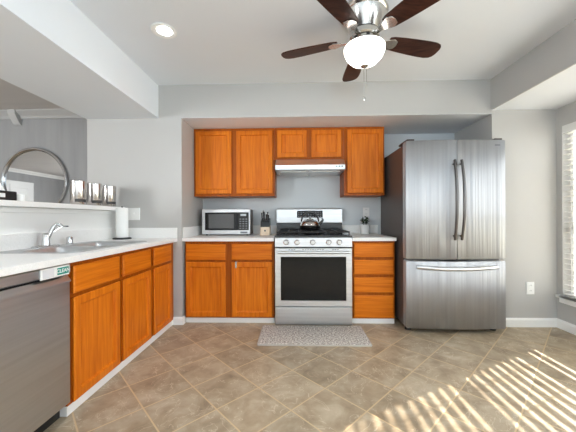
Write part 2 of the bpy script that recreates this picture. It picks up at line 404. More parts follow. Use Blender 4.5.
# crown moulding round the dining room, with its corner block
def crown():
    prof = [(0.0, 2.409), (0.085, 2.409), (0.085, 2.395), (0.062, 2.375), (0.03, 2.352), (0.016, 2.335), (0.016, 2.32), (0.0, 2.32)]
    m = MB(); m.loops([[(x, 3.499 - d, z) for d, z in prof] for x in (-7.59, -2.105)]); return m
struct('trim_3', crown(), M['crown'])
def crown_left():
    prof = [(0.0, 2.409), (0.085, 2.409), (0.085, 2.395), (0.062, 2.375), (0.03, 2.352), (0.016, 2.335), (0.016, 2.32), (0.0, 2.32)]
    return MB().loops([[(-7.599 + d, y, z) for d, z in prof] for y in (-2.39, 3.41)])
struct('trim_5', crown_left(), M['trim'])
dr1 = bpy.data.objects.new('door_1', None); COL.objects.link(dr1); dr1.location = (-7.59, -0.65, 0); WLOC[dr1.name] = (-7.59, -0.65, 0); dr1['kind'] = 'structure'
MB().box(-7.599, -7.575, -1.04, -0.95, 0.001, 2.0).box(-7.599, -7.575, -0.35, -0.26, 0.001, 2.0).box(-7.599, -7.575, -1.04, -0.26, 2.0, 2.09).build('door_casing', M['trim'], dr1, bevel=0.004)
MB().panel(-0.949, -0.351, 0.005, 1.998, [(0, .03), (0, .002), (.002, 0), (.09, 0), (.10, .008), (.11, .008)], lambda a, b, d: (-7.565 - d, a, b)).build('door_slab', M['white_plastic'], dr1)
struct('trim_4', MB().loops([[(x, 3.405, 2.409), (x, 3.405, 2.36), (x, 3.47, 2.255), (x, 3.498, 2.235), (x, 3.498, 2.409)] for x in (-3.545, -3.455)]), M['crown'])
def baseboard(name, p, q, n, h=0.085, t=0.014):
    (x0, y0), (x1, y1) = p, q; nx, ny = n
    prof = [(0, 0), (t, 0), (t, h - 0.018), (t * 0.45, h - 0.004), (t * 0.3, h), (0, h)]
    return struct(name, MB().loops([[(x + nx * d, y + ny * d, z + 0.0005) for d, z in prof] for x, y in ((x0, y0), (x1, y1))]), M['trim'])
baseboard('baseboard_front_right', (1.905, YW - 0.001), (XR - 0.001, YW - 0.001), (0, -1))
baseboard('baseboard_right', (XR - 0.001, YW - 0.002), (XR - 0.001, -2.39), (-1, 0))
baseboard('baseboard_front_left', (-1.232, YW - 0.001), (-1.126, YW - 0.001), (0, -1), 0.075)
baseboard('baseboard_alcove_left', (-1.139, YW - 0.001), (-1.139, 2.855), (1, 0), 0.075)
baseboard('baseboard_dining', (-7.59, 3.499), (-2.105, 3.499), (0, -1))
struct('ground', box(2.7, 14, -10, 14, -0.4, -0.3), M['lawn'])

# ------------------------------------------------------------------ window with blind in the right wall
win = bpy.data.objects.new('window_1', None); COL.objects.link(win); win.location = (2.6, 1.85, WZ0); WLOC[win.name] = (2.6, 1.85, WZ0); win['kind'] = 'structure'
fm = MB()
fm.box(2.575, 2.635, WY0 + .001, WY0 + 0.05, WZ0 + .02, WZ1 - .001).box(2.575, 2.635, WY1 - 0.03, WY1 - .001, WZ0 + .02, WZ1 - .001)
fm.box(2.575, 2.635, WY0 + .05, WY1 - .05, WZ1 - 0.05, WZ1 - .001).box(2.575, 2.635, WY0 + .05, WY1 - .05, WZ0 + .02, WZ0 + 0.06)
fm.box(2.575, 2.635, 1.82, 1.88, WZ0 + .06, WZ1 - .05)
fm.build('window_frame', M['trim'], win)
sm = MB()
for a, b in ((WY0 + .05, 1.82), (1.88, WY1 - .05)):
    for z, h in ((0.54, .022), (0.97, .045), (1.40, .022)):
        sm.box(2.595, 2.625, a, b, z - h / 2, z + h / 2)
sm.build('sash', M['trim'], win)
box(2.606, 2.610, WY0 + .05, WY1 - .05, WZ0 + .06, WZ1 - .05).build('pane', M['glass'], win)
struct('sill_1', box(XR - 0.035, 2.574, WY0 + .002, WY1 - 0.002, WZ0 + .0005, WZ0 + 0.02).box(XR - 0.035, XR - 0.001, WY0 - .04, WY1 + 0.04, WZ0 - .006, WZ0 + 0.02)
       .box(XR - 0.016, XR - 0.001, WY0 - .02, WY1 + 0.02, WZ0 - .05, WZ0 - .006), M['trim'], bevel=0.003)
bl = thing('venetian_blind', (2.54, 1.85, WZ0 + 0.02), 'white slatted venetian blind filling the window right of the refrigerator', 'blind')
box(2.501, 2.556, WY0 + 0.012, WY1 - 0.012, WZ1 - 0.055, WZ1 - 0.006).build('headrail', M['blind'], bl, bevel=0.003)
box(2.495, 2.4995, WY0 + 0.004, WY1 - 0.004, WZ1 - 0.075, WZ1 - 0.002).build('valance', M['blind'], bl, bevel=0.002)
sl = MB(); z = WZ0 + 0.075
while z < WZ1 - 0.07:
    rings = []
    for k in range(5):
        t = -1 + k / 2; rings.append((2.526 + 0.0225 * t, z + 0.0028 * (1 - t * t) - 0.002 * t))
    prof = rings + [(x, zz - 0.0028) for x, zz in reversed(rings)]
    sl.loops([[(x, y, zz) for x, zz in prof] for y in (WY0 + 0.016, WY1 - 0.012)])
    z += 0.0485
sl.build('slats', M['blind'], bl)
box(2.503, 2.549, WY0 + 0.016, WY1 - 0.012, WZ0 + 0.028, WZ0 + 0.048).build('bottom_rail', M['blind'], bl, bevel=0.003)
for y in (1.12, 1.66, 1.98, 2.25, 2.53):
    MB().tube([(2.5015, y, WZ0 + 0.05), (2.5015, y, WZ1 - 0.06)], 0.006, 6).build('ladder_cord', M['blind'], bl)

# ------------------------------------------------------------------ cabinets
DOOR = [(.006, .0235), (.006, .014), (0, .009), (0, .004), (.004, 0), (.044, 0), (.047, .002), (.051, .013), (.060, .016), (.062, .016)]
DRAWER = [(.009, .0235), (.009, .015), (0, .009), (0, .006), (.003, .003), (.010, 0)]
def front_y(y): return lambda a, b, d: (a, y + d, b)
def front_x(x): return lambda a, b, d: (x - d, a, b)
def door(parent, a0, a1, b0, b1, place, grain='oak_v'):
    return MB().panel(a0, a1, b0, b1, DOOR, place).build('door', M[grain], parent)
def drawer(parent, a0, a1, b0, b1, place, grain):
    return MB().panel(a0, a1, b0, b1, DRAWER, place).build('drawer', M[grain], parent)
Y_UF = 3.152                                             # face frame of the wall cabinets; doors stand 2 cm proud
UF = front_y(Y_UF - 0.024)
c = thing('wall_cabinet', (-0.686, 3.30, 1.30), 'two-door honey oak wall cabinet above the microwave', 'cabinet', 'oak wall cabinets')
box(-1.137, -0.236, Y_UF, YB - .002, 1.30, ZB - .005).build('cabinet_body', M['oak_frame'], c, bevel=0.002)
door(c, -1.112, -0.712, 1.328, 2.022, UF); door(c, -0.660, -0.258, 1.328, 2.022, UF)
c = thing('wall_cabinet', (0.146, 3.30, 1.70), 'short two-door honey oak wall cabinet above the range hood', 'cabinet', 'oak wall cabinets')
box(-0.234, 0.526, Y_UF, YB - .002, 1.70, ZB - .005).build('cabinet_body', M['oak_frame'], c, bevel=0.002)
door(c, -0.205, 0.122, 1.722, 2.022, UF); door(c, 0.170, 0.497, 1.722, 2.022, UF)
c = thing('wall_cabinet', (0.748, 3.30, 1.30), 'tall single-door honey oak wall cabinet beside the refrigerator', 'cabinet', 'oak wall cabinets')
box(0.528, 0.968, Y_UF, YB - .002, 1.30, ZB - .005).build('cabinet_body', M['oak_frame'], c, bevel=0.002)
door(c, 0.560, 0.948, 1.328, 2.022, UF)

Y_BF = 2.852; BF = front_y(Y_BF - 0.024); ZCB = 0.8255
c = thing('base_cabinet', (-0.67, 3.1, 0.0), 'two-door oak base cabinet with two drawers under the microwave', 'cabinet', 'oak base cabinets')
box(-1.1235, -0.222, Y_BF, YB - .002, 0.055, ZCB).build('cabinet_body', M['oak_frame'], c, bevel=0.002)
box(-1.1235, -0.222, Y_BF + 0.012, YB - .01, 0.0005, 0.0545).build('toe_board', M['trim'], c, bevel=0.002)
drawer(c, -1.108, -0.708, 0.640, 0.800, BF, 'oak_x'); drawer(c, -0.648, -0.242, 0.640, 0.800, BF, 'oak_x')
door(c, -1.108, -0.708, 0.070, 0.618, BF)
d = door(c, -0.648, -0.242, 0.070, 0.618, BF)
lt = MB().box(-0.612, -0.594, Y_BF - 0.0295, Y_BF - 0.025, 0.560, 0.625).box(-0.612, -0.594, Y_BF - 0.0295, Y_BF - 0.001, 0.6195, 0.624).build('child_latch', M['nickel'], d, bevel=0.001)
lt['label'] = 'small metal hook over the top of the door'
c = thing('drawer_cabinet', (0.765, 3.1, 0.0), 'four-drawer oak base cabinet between the stove and the refrigerator', 'cabinet', 'oak base cabinets')
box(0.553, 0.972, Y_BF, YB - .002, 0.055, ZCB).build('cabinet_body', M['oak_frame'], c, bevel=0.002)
box(0.553, 0.972, Y_BF + 0.012, YB - .01, 0.0005, 0.0545).build('toe_board', M['trim'], c, bevel=0.002)
for a, b in ((0.668, 0.806), (0.496, 0.640), (0.318, 0.468), (0.070, 0.290)):
    drawer(c, 0.568, 0.955, a, b, BF, 'oak_x')

X_LF = -1.226; LF = front_x(X_LF + 0.024)
c = thing('sink_base_cabinet', (-1.5, 1.92, 0.0), 'two-door oak sink base cabinet beside the dishwasher', 'cabinet', 'oak base cabinets')
def hollow(x0, x1, y0, y1, z0, z1, t=0.018):
    m = MB().box(x1 - t, x1, y0, y1, z0, z1).box(x0, x0 + t, y0, y1, z0, z1).box(x0 + t, x1 - t, y0, y0 + t, z0, z1)
    return m.box(x0 + t, x1 - t, y1 - t, y1, z0, z1).box(x0 + t, x1 - t, y0 + t, y1 - t, z0, z0 + t)
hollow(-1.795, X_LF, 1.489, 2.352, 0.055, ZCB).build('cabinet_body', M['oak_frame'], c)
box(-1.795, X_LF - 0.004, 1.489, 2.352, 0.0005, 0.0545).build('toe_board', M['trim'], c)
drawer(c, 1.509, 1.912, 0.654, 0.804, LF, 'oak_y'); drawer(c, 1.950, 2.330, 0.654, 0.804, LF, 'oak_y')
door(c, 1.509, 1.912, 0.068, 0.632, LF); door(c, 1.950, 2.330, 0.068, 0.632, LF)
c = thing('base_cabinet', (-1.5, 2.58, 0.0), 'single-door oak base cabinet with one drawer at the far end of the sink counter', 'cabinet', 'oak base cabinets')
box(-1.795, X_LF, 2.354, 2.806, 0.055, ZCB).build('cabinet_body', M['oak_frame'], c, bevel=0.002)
box(-1.795, X_LF - 0.004, 2.354, 2.794, 0.0005, 0.0545).build('toe_board', M['trim'], c)
drawer(c, 2.380, 2.716, 0.654, 0.804, LF, 'oak_y'); door(c, 2.380, 2.716, 0.068, 0.632, LF)

# ------------------------------------------------------------------ worktops
ZT0, ZT = 0.827, 0.862
SX0, SX1, SY0, SY1 = -1.755, -1.268, 1.585, 2.425             # sink outline
c = thing('countertop', (-1.5, 1.85, ZT0), 'long white laminate countertop holding the steel sink', 'countertop', 'white countertops')
MB().grid_slab([-1.799, SX0 + .02, SX1 - .02, -1.183], [0.88, SY0 + .02, SY1 - .02, YW - .001], ZT0, ZT, {(1, 1)}).build('worktop', M['counter'], c, bevel=0.003)
MB().box(-1.799, -1.784, 0.88, YW - .002, ZT + .0005, 0.965).box(-1.783, -1.184, YW - .016, YW - .002, ZT + .0005, 0.965).build('backsplash', M['counter'], c, bevel=0.002)
c = thing('countertop', (-0.68, 3.13, ZT0), 'white countertop carrying the microwave and knife block', 'countertop', 'white countertops')
box(-1.1385, -0.221, 2.808, YB - .001, ZT0, ZT).build('worktop', M['counter'], c, bevel=0.003)
MB().box(-1.1385, -0.221, YB - .016, YB - .001, ZT + .0005, 0.968).box(-1.1385, -1.124, 2.83, YB - .017, ZT + .0005, 0.968).build('backsplash', M['counter'], c, bevel=0.002)
c = thing('countertop', (0.77, 3.13, ZT0), 'short white countertop carrying the small potted plant', 'countertop', 'white countertops')
box(0.551, 0.978, 2.808, YB - .001, ZT0, ZT).build('worktop', M['counter'], c, bevel=0.003)
box(0.551, 0.978, YB - .016, YB - .001, ZT + .0005, 0.968).build('backsplash', M['counter'], c, bevel=0.002)

# ------------------------------------------------------------------ sink, faucet, dispenser
def rrect(x0, x1, y0, y1, r, z, n=5):
    out = []
    for cx, cy, a0 in ((x1 - r, y1 - r, 0), (x0 + r, y1 - r, 90), (x0 + r, y0 + r, 180), (x1 - r, y0 + r, 270)):
        for k in range(n + 1):
            a = R(a0 + 90 * k / n); out.append((cx + r * math.cos(a), cy + r * math.sin(a), z))
    return out
c = thing('kitchen_sink', (-1.51, 2.0, ZT), 'double-bowl stainless steel sink set in the long white countertop', 'sink')
B1, B2 = (-1.660, -1.300, 1.620, 1.955), (-1.660, -1.300, 1.995, 2.328)
m = MB()
def rim(m):
    # rim plate: outer rounded outline, joined over each bowl by four-cornered plates
    z0, z1 = ZT + .0006, ZT + .0055
    outer = lambda z, i: rrect(SX0 + i, SX1 - i, SY0 + i, SY1 - i, 0.05 - i * .5, z)
    m.loops([outer(z0, 0), outer(z1 - .002, 0), outer(z1, .006), outer(z1 - .002, .014)], False, False)
    zt = z1 - .002
    for (x0, x1, y0, y1), (oy0, oy1) in ((B1, (SY0 + .014, 1.975)), (B2, (1.975, SY1 - .014))):
        big = rrect(SX0 + .014, SX1 - .014, oy0, oy1, 0.043, zt)
        m.loops([big, rrect(x0, x1, y0, y1, .06, zt), rrect(x0 + .008, x1 - .008, y0 + .008, y1 - .008, .055, zt - .01),
                 rrect(x0 + .016, x1 - .016, y0 + .016, y1 - .016, .05, zt - .15), rrect(x0 + .05, x1 - .05, y0 + .05, y1 - .05, .03, zt - .175)], False, True)
    m.box(SX0 + .02, SX0 + .09, 1.93, 2.02, zt - .004, zt - .0004).box(SX1 - .04, SX1 - .015, 1.93, 2.02, zt - .004, zt - .0004)
    return m
rim(m).build('basin', M['sink_steel'], c, smooth=True, angle=50)
for b_ in (B1, B2):
    MB().lathe([(0.0, 0.0), (0.04, 0.0), (0.044, 0.003), (0.0, 0.0035)], ((b_[0] + b_[1]) / 2, (b_[2] + b_[3]) / 2, ZT - .170), seg=20, cap0=False, cap1=False).build('drain', M['chrome'], c, smooth=True)
fx, fy, fz = -1.715, 1.905, ZT + .004
c = thing('faucet', (fx, fy, fz), 'chrome single-lever kitchen faucet behind the sink', 'faucet')
MB().loops([rrect(fx - .028, fx + .028, fy - .10, fy + .10, .027, fz + .0), rrect(fx - .028, fx + .028, fy - .10, fy + .10, .027, fz + .008), rrect(fx - .022, fx + .022, fy - .094, fy + .094, .021, fz + .013)]).build('deck_plate', M['chrome'], c, smooth=True)
MB().lathe([(.026, .012), (.023, .03), (.021, .07), (.022, .085), (.015, .096), (.0, .098)], (fx, fy, fz), seg=20, cap1=False).build('faucet_body', M['chrome'], c, smooth=True)
MB().tube([(fx + .004, fy, fz + .05), (fx + .018, fy + .016, fz + .10), (fx + .030, fy + .028, fz + .14), (fx + .042, fy + .038, fz + .155), (fx + .058, fy + .050, fz + .150), (fx + .064, fy + .055, fz + .138)],
          [.015, .014, .013, .012, .012, .013], 14).build('spout', M['chrome'], c, smooth=True)
MB().tube([(fx + .012, fy + .012, fz + .085), (fx + .03, fy + .05, fz + .120), (fx + .045, fy + .085, fz + .140), (fx + .055, fy + .12, fz + .138)], [.008, .007, .0055, .006], 10, flat=1.3).build('lever', M['chrome'], c, smooth=True)
MB().lathe([(.024, 0), (.024, .006), (.021, .010), (.021, .048), (.017, .057), (0, .06)], (fx - .005, 2.115, fz), seg=18, cap1=False).build('soap_cap', M['chrome'], None, smooth=True)
tag(bpy.data.objects['soap_cap'], 'short chrome cap on the sink rim, beside the faucet', 'air gap cap')

# ------------------------------------------------------------------ dishwasher
c = thing('dishwasher', (-1.5, 1.185, 0), 'stainless steel dishwasher under the sink counter with a sign on its front', 'dishwasher')
DX = -1.203; DY0, DY1 = 0.886, 1.482
box(-1.79, DX - .03, DY0, DY1, 0.075, 0.822).build('tub', M['black_plastic'], c)
box(-1.79, DX - .06, DY0, DY1, 0.0005, 0.0745).build('kick_plate', M['black_plastic'], c)
MB().loops([[(DX - .029, y, z0) for y, z0 in ((DY0, .085), (DY1, .085), (DY1, .742), (DY0, .742))],
            [(DX - .004, y, z0) for y, z0 in ((DY0, .085), (DY1, .085), (DY1, .742), (DY0, .742))],
            [(DX, y, z0) for y, z0 in ((DY0 + .004, .089), (DY1 - .004, .089), (DY1 - .004, .725), (DY0 + .004, .725))]]).build('door', M['steel_y'], c)
# lower lip of the pocket handle, tilted to the light, and the control strip over it
MB().loops([[(DX + .001, y, .7265), (DX + .007, y, .729), (DX + .005, y, .735), (DX - .014, y, .762), (DX - .02, y, .744), (DX - .003, y, .743)] for y in (DY0 + .002, DY1 - .002)]).build('handle', M['steel_y'], c)
MB().loops([[(DX - .029, y, .772), (DX - .010, y, .772), (DX, y, .778), (DX, y, .816), (DX - .004, y, .821), (DX - .029, y, .821)] for y in (DY0, DY1)]).build('control_panel', M['steel_y'], c)
s = thing('dishwasher_sign', (DX + .002, 1.385, .795), 'small white and teal CLEAN sign stuck to the dishwasher', 'sign')
MB().loops([[(DX + .0005, y, z) for y, z in ((1.299, .768), (1.469, .768), (1.469, .821), (1.299, .821))], [(DX + .007, y, z) for y, z in ((1.300, .769), (1.468, .769), (1.468, .820), (1.300, .820))]]).build('sign_plate', M['white_plastic'], s, bevel=0.002)
box(DX + .0072, DX + .009, 1.309, 1.372, .773, .816).build('slider', M['sign_grey'], s, bevel=0.0005)
tp = box(DX + .0072, DX + .0085, 1.392, 1.462, .777, .812).build('printed_panel', M['teal'], s)
def lettering(text, size, loc, rot, m, parent, depth=0.0004, space=1.0):
    cu = bpy.data.curves.new('lettering', 'FONT'); cu.body = text; cu.size = size; cu.extrude = depth
    cu.align_x = 'CENTER'; cu.align_y = 'CENTER'; cu.offset = size * 0.02; cu.space_character = space; cu.resolution_u = 3
    t = bpy.data.objects.new('lettering', cu); COL.objects.link(t)
    bpy.context.view_layer.update()
    me = bpy.data.meshes.new_from_object(t.evaluated_get(bpy.context.evaluated_depsgraph_get()))
    COL.objects.unlink(t); bpy.data.objects.remove(t); bpy.data.curves.remove(cu)
    me.materials.clear(); me.materials.append(m)
    o = bpy.data.objects.new('lettering', me); COL.objects.link(o)
    o.parent = parent; o.location = Vector(loc) - Vector(WLOC[parent.name]); o.rotation_euler = rot
    return o
lettering('CLEAN', 0.026, (DX + .0089, 1.427, .7945), (R(90), 0, R(90)), M['white_plastic'], tp)

# ------------------------------------------------------------------ gas range
RX0, RX1, RF = -0.212, 0.545, 2.80
c = thing('gas_range', (0.166, 3.1, 0), 'stainless steel gas range with black cooktop between the oak base cabinets', 'stove')
box(RX0 + .002, RX1 - .002, 2.845, 3.44, 0.03, 0.868).build('range_body', M['black_plastic'], c)
dr = MB().panel(RX0, RX1, 0.006, 0.178, [(0, .044), (0, .004), (.004, 0)], front_y(RF + .004)).build('storage_drawer', M['steel_h'], c)
od = MB()
def frame_panel(m, a0, a1, b0, b1, wa0, wa1, wb0, wb1, place, t):
    R4 = lambda x0, x1, z0, z1, d: [place(x0, z0, d), place(x1, z0, d), place(x1, z1, d), place(x0, z1, d)]
    return m.loops([R4(wa0, wa1, wb0, wb1, t), R4(a0, a1, b0, b1, t), R4(a0, a1, b0, b1, .004), R4(a0 + .004, a1 - .004, b0 + .004, b1 - .004, 0),
                    R4(wa0, wa1, wb0, wb1, 0), R4(wa0 + .002, wa1 - .002, wb0 + .002, wb1 - .002, .004), R4(wa0 + .002, wa1 - .002, wb0 + .002, wb1 - .002, t)], False, False)
od = frame_panel(MB(), RX0, RX1, 0.188, 0.760, -0.156, 0.488, 0.243, 0.676, front_y(RF), .044).build('oven_door', M['steel_h'], c)
box(-0.1535, 0.4855, RF + .005, RF + .03, 0.2455, 0.6735).build('oven_window', M['black_glass'], od)
hb = MB().tube([(RX0 + .03, RF - .045, .722), (RX1 - .03, RF - .045, .722)], .013, 14)
for x in (RX0 + .055, RX1 - .055): hb.tube([(x, RF + .001, .722), (x, RF - .04, .722)], .009, 10)
hb.build('handle', M['steel_h'], od, smooth=True)
for x0, x1 in ((-.075, -.02), (0.06, .27), (.35, .41)):
    vn = MB(); x = x0
    while x < x1: vn.box(x, x + .016, RF - .0006, RF + .002, .742, .748); x += .024
    vn.build('vent_slots', M['black'], od)
cp = MB().loops([[(x, RF - .002, .772), (x, RF - .001, .862), (x, RF + .016, .868), (x, RF + .044, .868), (x, RF + .044, .772)] for x in (RX0, RX1)]).build('control_panel', M['steel_h'], c, bevel=0.003)
for x in (-0.100, 0.008, 0.160, 0.316, 0.419):
    kb = MB().lathe([(.0, 0), (.028, 0), (.028, -.006), (.023, -.010), (.021, -.03), (.018, -.034), (0, -.034)], (x, RF - .0022, .819), 'Y', 20, False, False)
    kb.box(x - .005, x + .005, RF - .044, RF - .036, .800, .838)
    kb.build('knob', M['nickel'], c, smooth=True)
ct = MB().box(RX0 - .003, RX1 + .003, RF + .002, 3.372, .8685, .884).box(RX0 + .02, RX1 - .02, RF + .03, 3.36, .884, .886)
ct.build('cooktop', M['black'], c, bevel=0.004)
for x, y, r in ((-.06, 2.96, .045), (-.06, 3.22, .036), (.166, 3.09, .05), (.39, 2.96, .045), (.39, 3.22, .036)):
    MB().lathe([(r * 1.35, .886), (r * 1.35, .892), (r, .894), (r, .900), (r * .9, .905), (0, .905)], (x, y, 0), seg=24, cap1=False).build('burner', M['iron'], c, smooth=True)
for x0, x1 in ((RX0 + .015, .035), (.040, .292), (.297, RX1 - .015)):
    g = MB(); t = .006; z0, z1 = .908, .922; y0, y1 = RF + .035, 3.355; ym = (y0 + y1) / 2; xm = (x0 + x1) / 2
    g.box(x0, x1, y0, y0 + 2 * t, z0, z1).box(x0, x1, y1 - 2 * t, y1, z0, z1).box(x0, x0 + 2 * t, y0, y1, z0, z1).box(x1 - 2 * t, x1, y0, y1, z0, z1)
    g.box(x0, x1, ym - t, ym + t, z0, z1).box(xm - t, xm + t, y0, y1, z0, z1 + .001)
    for yy in ((y0 + ym) / 2, (y1 + ym) / 2): g.box(x0, x1, yy - t, yy + t, z0, z1)
    for xx in (x0 + .001, x1 - .013):
        for yy in (y0, y1 - .012): g.box(xx, xx + .012, yy, yy + .012, .886, z0)
    g.build('grate', M['iron'], c, bevel=0.002, seg=1)
bg = box(-0.232, 0.541, 3.375, 3.44, 0.8845, 1.000).build('backguard_base', M['black'], c, bevel=0.002)
bgs = MB().loops([[(x, 3.372, 1.001), (x, 3.371, 1.156), (x, 3.378, 1.168), (x, 3.44, 1.168), (x, 3.44, 1.001)] for x in (-0.232, 0.541)]).build('backguard', M['steel_h'], c, bevel=0.002)
MB().loops([[(x, 3.3675, 1.060), (x, 3.3668, 1.142), (x, 3.3710, 1.142), (x, 3.3715, 1.060)] for x in (0.010, 0.312)]).build('display_panel', M['black_glass'], bgs)
bt = MB()
for i in range(10):
    for j in range(3):
        if 3 <= i <= 5 and j == 2: continue
        x = .022 + i * .0285; z = 1.071 + j * .024
        bt.box(x, x + .016, 3.3655, 3.3665, z, z + .009)
bt.build('button_marks', M['grey_button'], bgs)

# ------------------------------------------------------------------ range hood
c = thing('range_hood', (0.147, 3.25, 1.56), 'slim stainless steel range hood under the short oak wall cabinet', 'range hood')
HX0, HX1 = -0.222, 0.522
MB().loops([[(x, 3.125, 1.697), (x, 3.065, 1.640), (x, 3.035, 1.622), (x, 3.035, 1.572), (x, 3.05, 1.5665), (x, YB - .003, 1.566), (x, YB - .003, 1.697)] for x in (HX0, HX1)]).build('hood_shell', M['steel_h'], c, bevel=0.002)
box(HX0 + .04, .14, 3.10, 3.40, 1.557, 1.5655).build('filter', M['nickel'], c, bevel=0.002)
box(.16, HX1 - .04, 3.10, 3.40, 1.557, 1.5655).build('filter', M['nickel'], c, bevel=0.002)
for x in (.43, .46, .49): box(x - .008, x + .008, 3.031, 3.0345, 1.597, 1.609).build('switch', M['black_plastic'], c)

# ------------------------------------------------------------------ kettle
kx, ky, kz = .150, 3.10, .9235
c = thing('tea_kettle', (kx, ky, kz), 'steel kettle with arched black handle on the middle of the stove', 'kettle')
MB().lathe([(.070, 0), (.098, .008), (.108, .03), (.109, .052)], (kx, ky, kz), seg=32, cap1=False).build('kettle_base', M['black'], c, smooth=True)
MB().lathe([(.109, .0525), (.104, .068), (.090, .088), (.066, .104), (.042, .111)], (kx, ky, kz), seg=32, cap0=False, cap1=True).build('kettle_body', M['chrome'], c, smooth=True)
MB().lathe([(.042, .1115), (.036, .119), (.014, .124), (.009, .134), (.014, .142), (.010, .150), (0, .152)], (kx, ky, kz), seg=24, cap1=False).build('lid', M['chrome'], c, smooth=True)
MB().tube([(kx + .088, ky, kz + .062), (kx + .118, ky, kz + .080), (kx + .140, ky, kz + .112), (kx + .128, ky - .002, kz + .128)], [.020, .016, .012, .011], 12).build('spout', M['black'], c, smooth=True)
pts = [(kx + .094 * math.cos(a), ky, kz + .085 + .112 * math.sin(a)) for a in [R(4 + 172 * k / 16) for k in range(17)]]
MB().tube(pts, [.008 + .005 * math.sin(math.pi * k / 16) for k in range(17)], 10).build('handle', M['black'], c, smooth=True)

# ------------------------------------------------------------------ microwave
c = thing('microwave', (-0.795, 3.3, ZT), 'stainless steel countertop microwave with black glass door', 'microwave')
mx0, mx1, my, mz0, mz1 = -1.068, -0.520, 3.2, ZT + .012, 1.160
box(mx0 + .004, mx1 - .002, my + .028, 3.43, mz0, mz1 - .002).build('case', M['fridge_side'], c, bevel=0.004)
frame_panel(MB(), mx0, mx1, mz0, mz1, mx0 + .032, mx1 - .014, mz0 + .046, mz1 - .036, front_y(my), .027).build('front_frame', M['steel_h'], c)
dg = box(mx0 + .035, mx1 - .138, my + .006, my + .027, mz0 + .049, mz1 - .039).build('door', M['black_glass'], c)
box(mx0 + .075, mx1 - .185, my + .0045, my + .0058, mz0 + .068, mz1 - .056).build('window', mat('grey_mesh_window', (88, 88, 88), 0.3, var=0.1, scale=(120, 120, 120)), dg)
cp = box(mx1 - .136, mx1 - .017, my + .005, my + .027, mz0 + .049, mz1 - .039).build('control_panel', M['black_plastic'], c)
box(mx1 - .110, mx1 - .045, my + .0035, my + .0048, mz1 - .078, mz1 - .055).build('display', mat('pale_clock_display', (190, 200, 205), 0.3), cp)
bt = MB()
for i in range(3):
    for j in range(5):
        x = mx1 - .122 + i * .034; z = mz0 + .062 + j * .026
        bt.box(x, x + .022, my + .0035, my + .0048, z, z + .013)
bt.build('buttons', M['grey_button'], cp)
box(mx1 - .110, mx1 - .030, my - .0015, my - .0002, mz0 + .012, mz0 + .032).build('open_button', M['grey_button'], c)
for x in (mx0 + .04, mx1 - .04):
    for y in (my + .05, 3.40): MB().lathe([(.012, 0), (.012, .0115)], (x, y, ZT + .0003), seg=12).build('foot', M['black_plastic'], c)

# ------------------------------------------------------------------ knife block and knives
bx, by = -0.352, 3.235
c = thing('knife_block', (bx, by, ZT), 'pale wood knife block with a dark upper half beside the microwave', 'knife block')
MB().loops([[(bx + x, by + y, z) for y, z in ((-.045, ZT + .0005), (.09, ZT + .0005), (.10, .975), (-.035, .955))] for x in (-.052, .052)]).build('block', M['block'], c, bevel=0.004)
MB().loops([[(bx + x, by + y, z) for y, z in ((-.0345, .9555), (.0995, .9755), (.103, 1.055), (-.018, 1.02))] for x in (-.051, .051)]).build('slotted_top', M['black_plastic'], c, bevel=0.003)
MB().lathe([(.010, 0), (.010, -.002), (0, -.002)], (bx, by - .0405, .915), 'Y', 16, True, False).build('emblem', M['label'], c)
row = {0: 'tall front row', 1: 'back row'}
kn = [(-.036, 0, .088), (-.012, 0, .10), (.012, 0, .07), (.034, 0, .066), (-.024, 1, .10), (.022, 1, .084)]
names = ['far left of the front row', 'second from left in the front row, the longest there', 'third from left in the front row', 'far right of the front row',
         'left of the two in the back row', 'right of the two in the back row']
for (dx, rw, hl), nm in zip(kn, names):
    y = by + .010 + rw * .05; z = 1.03 + rw * .014
    k = thing('kitchen_knife', (bx + dx, y, z), 'black-handled knife in the block, ' + nm, 'knife', 'knives in the block')
    MB().tube([(bx + dx, y + .001, z + .0035), (bx + dx * 1.05, y - .004, z + hl * .5), (bx + dx * 1.1, y - .010, z + hl)], [.0085, .0095, .010], 10, flat=.75, up=(0, 1, 0)).build('handle', M['black_plastic'], k, smooth=True)
    MB().lathe([(.0095, 0), (.0095, .004)], (bx + dx * 1.1, y - .0108, z + hl + .001), seg=10).build('end_cap', M['nickel'], k)

# ------------------------------------------------------------------ potted plant
px, py = .805, 3.37
c = thing('potted_plant', (px, py, ZT), 'small dark leafy plant in a white pot by the refrigerator', 'plant')
MB().lathe([(.044, .0005), (.050, .004), (.058, .105), (.060, .112), (.055, .112), (.052, .098), (0, .098)], (px, py, ZT), seg=28, cap1=False).build('pot', M['ceramic'], c, smooth=True)
MB().lathe([(.0515, .0985), (.03, .103), (0, .104)], (px, py, ZT), seg=20, cap1=False).build('soil', M['soil'], c)
lv = MB()
def leaf(m, p, d, L, w, roll):
    d = Vector(d).normalized(); s = d.cross(Vector((0, 0, 1))).normalized(); n = s.cross(d)
    s, n = s * math.cos(roll) + n * math.sin(roll), n * math.cos(roll) - s * math.sin(roll)
    rings = []
    for k in range(6):
        t = k / 5; ww = w * math.sin(math.pi * min(max(t, .04), .97)) ** .8; cpt = Vector(p) + d * (L * t) - n * (L * .25 * t * t)
        rings.append([cpt + s * ww, cpt + n * .0012, cpt - s * ww, cpt - n * .0012])
    m.loops(rings)
for k in range(7):
    a = k * 2.4; tip = Vector((px + .042 * math.cos(a), py + .028 * math.sin(a), ZT + .150 + .055 * ((k * 37) % 7) / 7))
    base = Vector((px + .012 * math.cos(a), py + .012 * math.sin(a), ZT + .1))
    lv.tube([base, (base + tip) / 2 + Vector((0, 0, .008)), tip], .0018, 6)
    for j in range(5):
        p = base.lerp(tip, .35 + .16 * j); b_ = a + j * 2.1
        leaf(lv, p, (math.cos(b_), math.sin(b_) * .7, .55), .030, .0095, j)
lv.build('foliage', M['leaf'], c, smooth=True)

